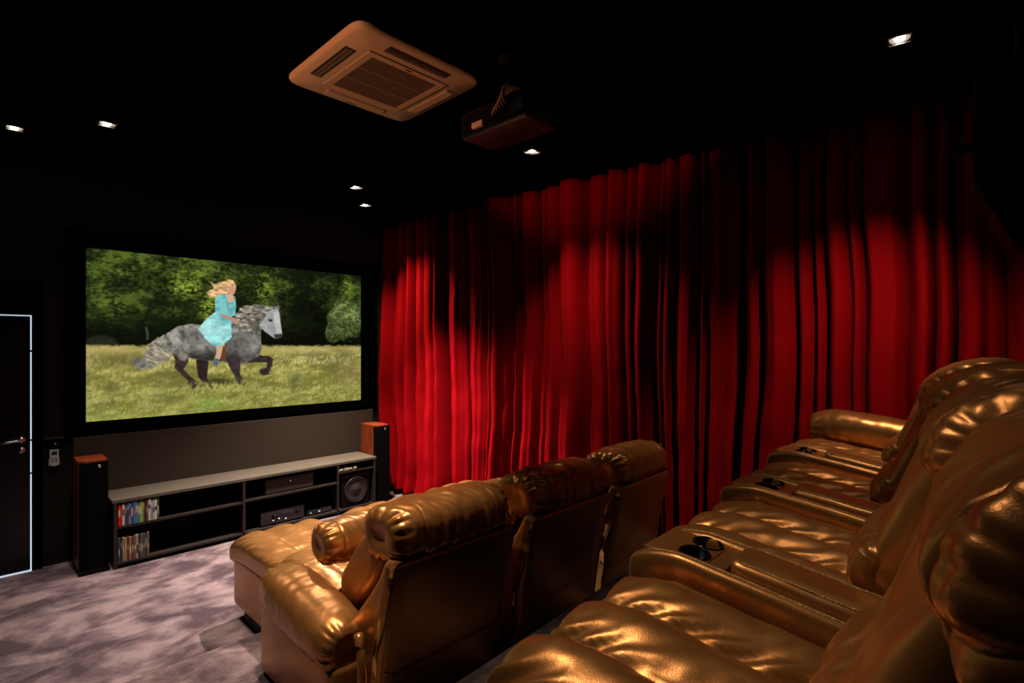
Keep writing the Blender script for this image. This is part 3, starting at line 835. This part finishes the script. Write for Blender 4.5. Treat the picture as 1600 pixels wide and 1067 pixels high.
bc_ = [('dark grey', (70, 64, 66), (180, 170, 160)), ('black', (28, 26, 30), (150, 130, 120)), ('grey', (120, 108, 104), (200, 190, 180)), ('gold brown', (150, 112, 52), (210, 180, 120)), ('dark brown', (70, 46, 34), (190, 120, 60)), ('tan', (140, 104, 74), (230, 210, 180)),
       ('maroon', (96, 46, 48), (180, 150, 140)), ('brown', (104, 76, 62), (215, 200, 190)), ('pale grey', (160, 148, 142), (90, 70, 70)), ('black', (34, 30, 30), (150, 140, 110)), ('dark olive', (84, 80, 56), (190, 190, 150)), ('dark violet', (62, 54, 66), (160, 150, 150)), ('charcoal', (52, 48, 48), (180, 160, 120)), ('brown grey', (96, 84, 76), (210, 170, 110))]
disc_cases(0.884, 0.05, 14, 8, 'disc cases on the bottom cabinet board', lambda k, n, c: f'{c} disc case on the bottom board of the cabinet, {ORD[k]} from the left', bc_, R(0))

# centre speaker
t = thing('center_speaker', 'long low centre speaker with brown-black front on the middle cabinet shelf', 'speaker', (2.27, 5.36, 0.345))
boxes_obj('speaker_cabinet', [(-0.245, 0.245, -0.12, 0.14, 0, 0.150)], M['black'], t, 0.004)
boxes_obj('speaker_grille', [(-0.235, 0.235, -0.132, -0.119, 0.008, 0.142)], M['cab'], t, 0.003)
bm = bmesh.new(); lathe(bm, [(0.0, -0.008), (0.008, -0.007), (0.011, 0)], (0.0, -0.132, 0.105), 'y', 20); bm_obj('badge', bm, M['steel'], t, True)

# receiver and player
t = thing('av_receiver', 'black receiver with small lit buttons at the bottom of the middle cabinet bay', 'receiver', (2.20, 5.36, 0.05))
boxes_obj('housing', [(-0.21, 0.21, -0.12, 0.15, 0.01, 0.135)], M['black'], t, 0.004)
boxes_obj('front_panel', [(-0.21, 0.21, -0.128, -0.119, 0.012, 0.133)], M['gloss_black'], t, 0.002)
boxes_obj('display', [(-0.02, 0.10, -0.1295, -0.1275, 0.085, 0.115)], M['lcd'], t)
for x in (-0.08, 0.15):
    bm = bmesh.new(); cyl(bm, (x, -0.138, 0.07), 0.022, 0.02, 'y', 28); bm_obj('knob', bm, M['gloss_black'], t, True)
for x, z in ((-0.10, 0.038), (-0.045, 0.045), (0.02, 0.032)):
    boxes_obj('button_light', [(x, x + 0.012, -0.1305, -0.1275, z, z + 0.010)], M['white_led'], t)
for x in (-0.17, 0.17):
    boxes_obj('foot', [(x - 0.02, x + 0.02, -0.09, -0.05, 0, 0.01), (x - 0.02, x + 0.02, 0.08, 0.12, 0, 0.01)], M['black'], t)
t = thing('disc_player', 'slim black disc player with a blue light beside the receiver in the cabinet', 'disc player', (2.575, 5.36, 0.05))
boxes_obj('housing', [(-0.13, 0.13, -0.12, 0.12, 0.006, 0.055)], M['black'], t, 0.003)
boxes_obj('front_panel', [(-0.13, 0.13, -0.127, -0.119, 0.008, 0.053)], M['gloss_black'], t, 0.002)
boxes_obj('indicator_light', [(-0.015, 0.005, -0.1285, -0.1265, 0.026, 0.036)], M['blue_led'], t)
boxes_obj('button_light', [(-0.10, -0.09, -0.1285, -0.1265, 0.026, 0.034)], M['white_led'], t)
boxes_obj('foot', [(-0.12, -0.09, -0.08, 0.08, 0, 0.006), (0.09, 0.12, -0.08, 0.08, 0, 0.006)], M['black'], t)
# small black box behind
t = thing('set_top_box', 'small flat black box on the middle cabinet shelf left of the centre speaker', 'media box', (1.93, 5.33, 0.345))
boxes_obj('housing', [(-0.07, 0.07, -0.06, 0.06, 0.0, 0.022)], M['black'], t, 0.003)
boxes_obj('lid_panel', [(-0.065, 0.065, -0.055, 0.055, 0.0215, 0.0235)], M['cab_top'], t, 0.001)

# small cream boxes above the subwoofer
for k, (x, w) in enumerate(((2.80, 0.05), (2.855, 0.04), (2.90, 0.055), (2.96, 0.04))):
    t = thing('small_box', f'{["leftmost", "second from left", "third from left", "rightmost"][k]} of four small cream cartons above the subwoofer', 'carton', (x, 5.238, 0.443), 0, 'cream cartons above the subwoofer')
    boxes_obj('carton', [(-w / 2 + 0.001, w / 2 - 0.001, -0.03, 0.03, 0, 0.032 + 0.004 * (k % 2))], M['cream'], t, 0.002)
    boxes_obj('lid_band', [(-w / 2 + 0.004, w / 2 - 0.004, -0.0312, -0.0298, 0.006, 0.015)], M['cab'], t)

# subwoofer
t = thing('subwoofer', 'black subwoofer with round cone in the right bay of the cabinet', 'subwoofer', (2.98, 5.38, 0.05))
boxes_obj('speaker_cabinet', [(-0.165, 0.165, -0.15, 0.17, 0.01, 0.345)], M['black'], t, 0.006)
boxes_obj('top_trim', [(-0.163, 0.163, -0.158, -0.149, 0.325, 0.335)], M['steel'].copy() if False else M['cab_top'], t, 0.001)
bm = bmesh.new(); lathe(bm, [(0.135, 0.0), (0.135, -0.010), (0.126, -0.012), (0.124, -0.006)], (0.0, -0.150, 0.175), 'y', 48); bm_obj('cone_rim', bm, M['cab'], t, True)
bm = bmesh.new(); lathe(bm, [(0.124, -0.004), (0.112, -0.010), (0.100, -0.002), (0.05, -0.001), (0.04, -0.010), (0.0, -0.014)], (0.0, -0.150, 0.175), 'y', 48); bm_obj('cone', bm, M['cone'], t, True)
boxes_obj('foot', [(-0.15, -0.11, -0.12, -0.08, 0, 0.01), (0.11, 0.15, -0.12, -0.08, 0, 0.01), (-0.15, -0.11, 0.10, 0.14, 0, 0.01), (0.11, 0.15, 0.10, 0.14, 0, 0.01)], M['black'], t)

# tower speakers
def tower(label, x0, x1, y0, y1, rz=0):
    t = thing('tower_speaker', label, 'speaker', ((x0 + x1) / 2, (y0 + y1) / 2, 0), rz, 'tower speakers beside the screen')
    w, d, h = (x1 - x0) / 2, (y1 - y0) / 2, 0.875
    boxes_obj('plinth', [(-w - 0.005, w + 0.005, -d - 0.005, d, 0, 0.035)], M['black'], t, 0.004)
    # cabinet with front corners cut back
    bm = bmesh.new()
    pr = [(-w, d), (w, d), (w, -d + 0.05), (w - 0.035, -d + 0.012), (-w + 0.035, -d + 0.012), (-w, -d + 0.05)]
    lo = [bm.verts.new((x, y, 0.035)) for x, y in pr]; hi = [bm.verts.new((x, y, h)) for x, y in pr]
    n = len(pr)
    bm.faces.new(lo); bm.faces.new(hi[::-1])
    for i in range(n): bm.faces.new((lo[i], hi[i], hi[(i + 1) % n], lo[(i + 1) % n]))
    bmesh.ops.recalc_face_normals(bm, faces=bm.faces)
    bmesh.ops.bevel(bm, geom=list(bm.edges), offset=0.003, segments=2, affect='EDGES')
    bm_obj('speaker_cabinet', bm, M['wood'], t)
    boxes_obj('speaker_grille', [(-w + 0.005, w - 0.005, -d - 0.006, -d + 0.055, 0.045, h - 0.012)], M['grille'], t, 0.006)
    bm = bmesh.new(); lathe(bm, [(0.0, -0.006), (0.011, -0.005), (0.013, 0)], (0.03, -d - 0.006, h - 0.045), 'y', 20); bm_obj('badge', bm, M['steel'], t, True)
    return t
tower('black-fronted cherry tower speaker on the carpet between the door and the cabinet', 0.645, 0.83, 5.23, 5.54)
tower('cherry tower speaker between the cabinet and the red curtain', 3.235, 3.43, 5.26, 5.57)

# wall controls
t = thing('wall_remote', 'small white remote control with grey display in a holder on the wall', 'remote control', (0.54, WALL_Y, 0.80))
boxes_obj('holder', [(-0.034, 0.034, -0.018, -0.001, 0.0, 0.06)], M['white'], t, 0.004)
bm = bmesh.new()
pr = [(-0.028, 0.018), (-0.018, 0.004), (0.0, 0.0), (0.018, 0.004), (0.028, 0.018), (0.028, 0.135), (-0.028, 0.135)]
lo = [bm.verts.new((x, -0.030, z)) for x, z in pr]; hi = [bm.verts.new((x, -0.0185, z)) for x, z in pr]
bm.faces.new(lo); bm.faces.new(hi[::-1])
for i in range(7): bm.faces.new((lo[i], hi[i], hi[(i + 1) % 7], lo[(i + 1) % 7]))
bmesh.ops.recalc_face_normals(bm, faces=bm.faces)
bm_obj('remote_body', bm, M['white'], t)
boxes_obj('display', [(-0.017, 0.017, -0.0315, -0.0298, 0.092, 0.118)], M['lcd'], t)
for a, b in ((-0.012, 0.062), (0.012, 0.062), (-0.012, 0.044), (0.012, 0.044)):
    boxes_obj('button', [(a - 0.006, a + 0.006, -0.0325, -0.0298, b - 0.004, b + 0.004)], M['ac_grille'], t, 0.001)
t = thing('wall_bracket', 'small black wall bracket with a chrome knob above the white remote', 'bracket', (0.545, WALL_Y, 0.965))
boxes_obj('bracket_plate', [(-0.06, 0.06, -0.05, -0.001, 0.055, 0.067)], M['cab'], t, 0.003)
boxes_obj('bracket_body', [(-0.03, 0.03, -0.035, -0.001, -0.02, 0.054)], M['black'], t, 0.004)
bm = bmesh.new(); lathe(bm, [(0.0, -0.012), (0.008, -0.010), (0.010, 0)], (0.0, -0.035, 0.015), 'y', 16); bm_obj('knob', bm, M['steel'], t, True)

# ------------------------------------------------------------------ ceiling cassette air conditioner
def build_ac():
    cx, cy, hw = 1.665, 2.605, 0.395
    t = thing('ceiling_air_conditioner', 'square white cassette air conditioner unit set in the black ceiling', 'air conditioner', (cx, cy, CEIL_Z))
    # panel: rounded, slightly bowed square with a real rim
    N = 96
    def rsq(a, h, e=14.0):
        c, s = superell(a, e); return c * h, s * h
    bm = bmesh.new()
    # holes are built by stacking recessed slots onto the face
    prof = [(1.0, 0.0), (1.0, -0.012), (0.985, -0.024), (0.955, -0.031), (0.60, -0.034)]
    rings = []
    for f, z in prof:
        rings.append([bm.verts.new((*rsq(2 * PI * (k + .5) / N, hw * f, 14 if f > 0.7 else 40), z)) for k in range(N)])
    for i in range(len(rings) - 1):
        for k in range(N): bm.faces.new((rings[i][k], rings[i][(k + 1) % N], rings[i + 1][(k + 1) % N], rings[i + 1][k]))
    bm.faces.new(rings[-1])
    bmesh.ops.recalc_face_normals(bm, faces=bm.faces)
    bm_obj('panel', bm, M['ac'], t, True)
    # intake grille
    fr = boxes_obj('grille_frame', [(-0.245, -0.205, -0.245, 0.245, -0.041, -0.034), (0.205, 0.245, -0.245, 0.245, -0.041, -0.034),
                               (-0.205, 0.205, -0.245, -0.205, -0.041, -0.034), (-0.205, 0.205, 0.205, 0.245, -0.041, -0.034)], M['ac'], t, 0.0015)
    g = boxes_obj('intake_grille', [(-0.205, 0.205, -0.205, 0.205, -0.0365, -0.034)], M['ac_dark'], t)
    bars = [(-0.205, 0.205, -0.203 + i * 0.0116, -0.203 + i * 0.0116 + 0.0042, -0.040, -0.0366) for i in range(36)]
    bars += [(-0.203 + i * 0.0116, -0.203 + i * 0.0116 + 0.0042, -0.205, 0.205, -0.0395, -0.0367) for i in range(36)]
    boxes_obj('grille_bars', bars, M['ac_grille'], g)
    boxes_obj('grille_rib', [(-0.205, 0.205, -0.070, -0.067, -0.0415, -0.0366), (-0.205, 0.205, 0.067, 0.070, -0.0415, -0.0366)], M['ac'], g)
    # four outlets with louvres: two open, two closed
    def outlet(angle, open_):
        s = bpy.data.objects.new('air_outlet', None); COL.objects.link(s); s.parent = t; s.rotation_euler = (0, 0, angle)
        boxes_obj('outlet_slot', [(-0.19, 0.19, 0.285, 0.345, -0.0350, -0.0325)], M['ac_dark'] if open_ else M['ac'], s, 0.001)
        bm = bmesh.new()
        if open_:
            box(bm, -0.185, 0.185, 0.300, 0.312, -0.0395, -0.0345, 0.001)
            box(bm, -0.185, 0.185, 0.322, 0.330, -0.0395, -0.0345, 0.001)
            bm_obj('louvre', bm, M['ac_grille'], s)
        else:
            box(bm, -0.188, 0.188, 0.289, 0.341, -0.0400, -0.0345, 0.002)
            bm_obj('louvre', bm, M['ac'], s)
    outlet(R(90), True)       # towards -x
    outlet(R(180), True)      # towards -y
    outlet(0, False)
    outlet(R(-90), False)
    boxes_obj('badge', [(-0.02, 0.02, -0.232, -0.222, -0.0425, -0.0408)], M['ac_dark'], t, 0.0005)
    boxes_obj('display_window', [(-0.05, 0.02, 0.352, 0.358, -0.0345, -0.0325)], M['ac_dark'], t)
    return t
build_ac()

# ------------------------------------------------------------------ downlights
def downlight(label, x, y, power, spot=118, blend=0.55, rz=0.0, warm=(1.0, 0.74, 0.50), aim=None, visible=True):
    t = thing('ceiling_downlight', label, 'downlight', (x, y, CEIL_Z), rz, 'square downlights in the black ceiling')
    s = 0.052
    bm = bmesh.new()
    for b in ((-s, s, -s, -s + 0.010), (-s, s, s - 0.010, s), (-s, -s + 0.010, -s + 0.010, s - 0.010), (s - 0.010, s, -s + 0.010, s - 0.010)):
        box(bm, b[0], b[1], b[2], b[3], -0.010, 0.0, 0.001)
    bm_obj('bezel', bm, M['steel'], t)
    bm = bmesh.new(); lathe(bm, [(0.040, -0.001), (0.040, -0.006), (0.028, -0.0015), (0.020, -0.0012)], (0, 0, 0), 'z', 28); bm_obj('reflector', bm, M['lamp_dim'], t, True)
    bm = bmesh.new(); lathe(bm, [(0.024, -0.002), (0.020, -0.008), (0.010, -0.011), (0.0, -0.012)], (0, 0, 0), 'z', 24); bm_obj('bulb', bm, M['lamp'], t, True)
    ld = bpy.data.lights.new('bulb_light', 'SPOT'); ld.energy = power; ld.color = warm
    ld.spot_size = R(spot); ld.spot_blend = blend; ld.shadow_soft_size = 0.04
    lo = bpy.data.objects.new('bulb_light', ld); link(lo, t); lo.location = (0, 0, -0.02)
    if aim:
        d = Vector(aim) - Vector((x, y, CEIL_Z)); lo.rotation_euler = d.to_track_quat('-Z', 'Y').to_euler()
    return t
WHT = (1.0, 0.82, 0.70)
downlight('square downlight at upper right, above the curtain end of the back row', 3.20, 0.465, 80, 72, 1.0, R(8), aim=(3.80, 0.70, 1.4))
downlight('square downlight just right of the hanging projector', 3.08, 2.77, 75, 84, 1.0, aim=(3.65, 2.65, 1.2))
downlight('higher of the two downlights near the right end of the screen', 2.62, 4.59, 1100, 88, 1.0, warm=WHT, aim=(2.55, 4.25, 0.6))
downlight('lower of the two downlights near the right end of the screen', 3.02, 5.10, 170, 90, 1.0, aim=(3.4, 4.9, 1.2))
downlight('larger, brighter of the two downlights at the upper left', 0.70, 4.485, 240, 78, 1.0, warm=WHT, aim=(0.85, 4.2, 0))
downlight('dimmer downlight at the far left edge of the ceiling', 0.27, 5.02, 16, 80, 1.0, warm=WHT, aim=(0.3, 5.1, 0))
# added lamps outside the frame, put in to light the seats
downlight('added unseen downlight above the camera end of the back row', 0.75, 1.30, 62, 50, 0.7, aim=(1.2, 0.40, 0.9))
downlight('added unseen downlight above the middle of the back row', 2.0, 0.40, 16, 54, 0.9, aim=(2.3, 0.40, 0.9))
downlight('added unseen downlight over the aisle left of the front row', 0.98, 2.20, 270, 50, 0.8, aim=(1.25, 2.45, 0))

# ------------------------------------------------------------------ projector
def build_projector():
    x0, x1, y0, y1, zb = 1.87, 2.14, 1.72, 2.21, 2.87
    cx, cy = (x0 + x1) / 2, (y0 + y1) / 2
    t = thing('projector', 'glossy black projector hanging from the ceiling with cables on its side', 'projector', (cx, cy, zb))
    w, d = (x1 - x0) / 2, (y1 - y0) / 2
    bm = bmesh.new(); box(bm, -w, w, -d, d, 0, 0.14, 0.03, 4)
    bm_obj('housing', bm, M['proj'], t, True)
    bm = bmesh.new(); lathe(bm, [(0.0, -0.008), (0.035, -0.004), (0.042, 0.02), (0.052, 0.02), (0.055, -0.02)], (-0.03, d + 0.002, 0.07), 'y', 36); bm_obj('lens', bm, M['gloss_black'], t, True)
    boxes_obj('vent', [(-w - 0.002, -w + 0.001, -0.12 + i * 0.016, -0.12 + i * 0.016 + 0.008, 0.04, 0.10) for i in range(8)], M['black'], t)
    bm = bmesh.new(); cyl(bm, (0, 0, 0.27), 0.02, 0.25, 'z', 20); cyl(bm, (0, 0, CEIL_Z - zb - 0.006), 0.06, 0.012, 'z', 28); box(bm, -0.07, 0.07, -0.07, 0.07, 0.139, 0.147)
    bm_obj('ceiling_mount', bm, M['black'], t, True)
    rnd = random.Random(2)
    for k in range(6):
        bm = bmesh.new()
        a = (-w - 0.002, -0.02 - 0.020 * k, 0.05 + 0.006 * k)
        e = (-w + 0.05, -0.19 + 0.012 * k, 0.15 + 0.003 * k)
        tube(bm, bez(a, (a[0] - 0.05 - 0.008 * k, a[1] - 0.02, a[2] + 0.01), (-w - 0.06, -0.20 + 0.01 * k, 0.13 + 0.012 * k), e), 0.0042, 8)
        bm_obj('cable', bm, M['cable'] if k < 4 else M['cable_w'], t, True)
    boxes_obj('plug_block', [(-w - 0.022, -w + 0.001, 0.04, 0.12, 0.02, 0.05)], M['cable_w'], t, 0.004)
build_projector()

# ------------------------------------------------------------------ hanging surround speaker
def build_surround():
    t = thing('surround_speaker', 'black surround speaker hanging on a bracket before the curtain at upper right', 'speaker', (3.23, 0.14, 2.56))
    t.rotation_euler = (R(0), R(0), ang)
    pr = [(0.05, 0.40), (0.05, -0.095), (-0.075, -0.37), (-0.15, -0.33), (-0.25, 0.40)]
    bm = bmesh.new()
    lo = [bm.verts.new((-0.14, y, z)) for y, z in pr]; hi = [bm.verts.new((0.14, y, z)) for y, z in pr]
    bm.faces.new(lo); bm.faces.new(hi[::-1])
    for i in range(5): bm.faces.new((lo[i], hi[i], hi[(i + 1) % 5], lo[(i + 1) % 5]))
    bmesh.ops.recalc_face_normals(bm, faces=bm.faces)
    bmesh.ops.bevel(bm, geom=list(bm.edges), offset=0.006, segments=2, affect='EDGES')
    bm_obj('speaker_cabinet', bm, M['black'], t, False)
    boxes_obj('bracket_arm', [(-0.02, 0.02, 0.045, 0.125, 0.095, 0.13)], M['black'], t, 0.003)
    bm = bmesh.new(); cyl(bm, (0, -0.1, 0.555), 0.018, 0.31, 'z', 16); cyl(bm, (0, -0.1, CEIL_Z - 2.56 - 0.006), 0.05, 0.012, 'z', 24)
    bm_obj('ceiling_mount', bm, M['black'], t, True)
build_surround()

# ------------------------------------------------------------------ added unseen uplight at left, put in to warm the air conditioner panel
def build_added_uplight():
    t = thing('added_uplight', 'added unseen warm uplight on the left wall beside the front row', 'added light', (XL + 0.001, 2.4, 1.9))
    bm = bmesh.new(); lathe(bm, [(0.0, -0.08), (0.05, -0.07), (0.09, -0.02), (0.11, 0.04), (0.105, 0.04), (0.08, -0.01), (0.0, -0.05)], (0.13, 0, 0), 'z', 36)
    bm_obj('bowl', bm, M['black'], t, True)
    boxes_obj('wall_plate', [(0, 0.02, -0.05, 0.05, -0.08, 0.06), (0.02, 0.06, -0.02, 0.02, -0.05, -0.03)], M['black'], t, 0.003)
    bm = bmesh.new(); bmesh.ops.create_uvsphere(bm, u_segments=20, v_segments=12, radius=0.03)
    bmesh.ops.translate(bm, vec=(0.13, 0, 0.0), verts=bm.verts)
    bm_obj('bulb', bm, M['lamp'], t, True)
    ld = bpy.data.lights.new('bulb_light', 'SPOT'); ld.energy = 220; ld.color = (1.0, 0.30, 0.10); ld.spot_size = R(30); ld.spot_blend = 0.6; ld.shadow_soft_size = 0.05
    lo = link(bpy.data.objects.new('bulb_light', ld), t); lo.location = (0.13, 0, 0.06)
    d = Vector((1.62, 2.66, CEIL_Z)) - Vector((XL + 0.13, 2.4, 1.96)); lo.rotation_euler = d.to_track_quat('-Z', 'Y').to_euler()
build_added_uplight()
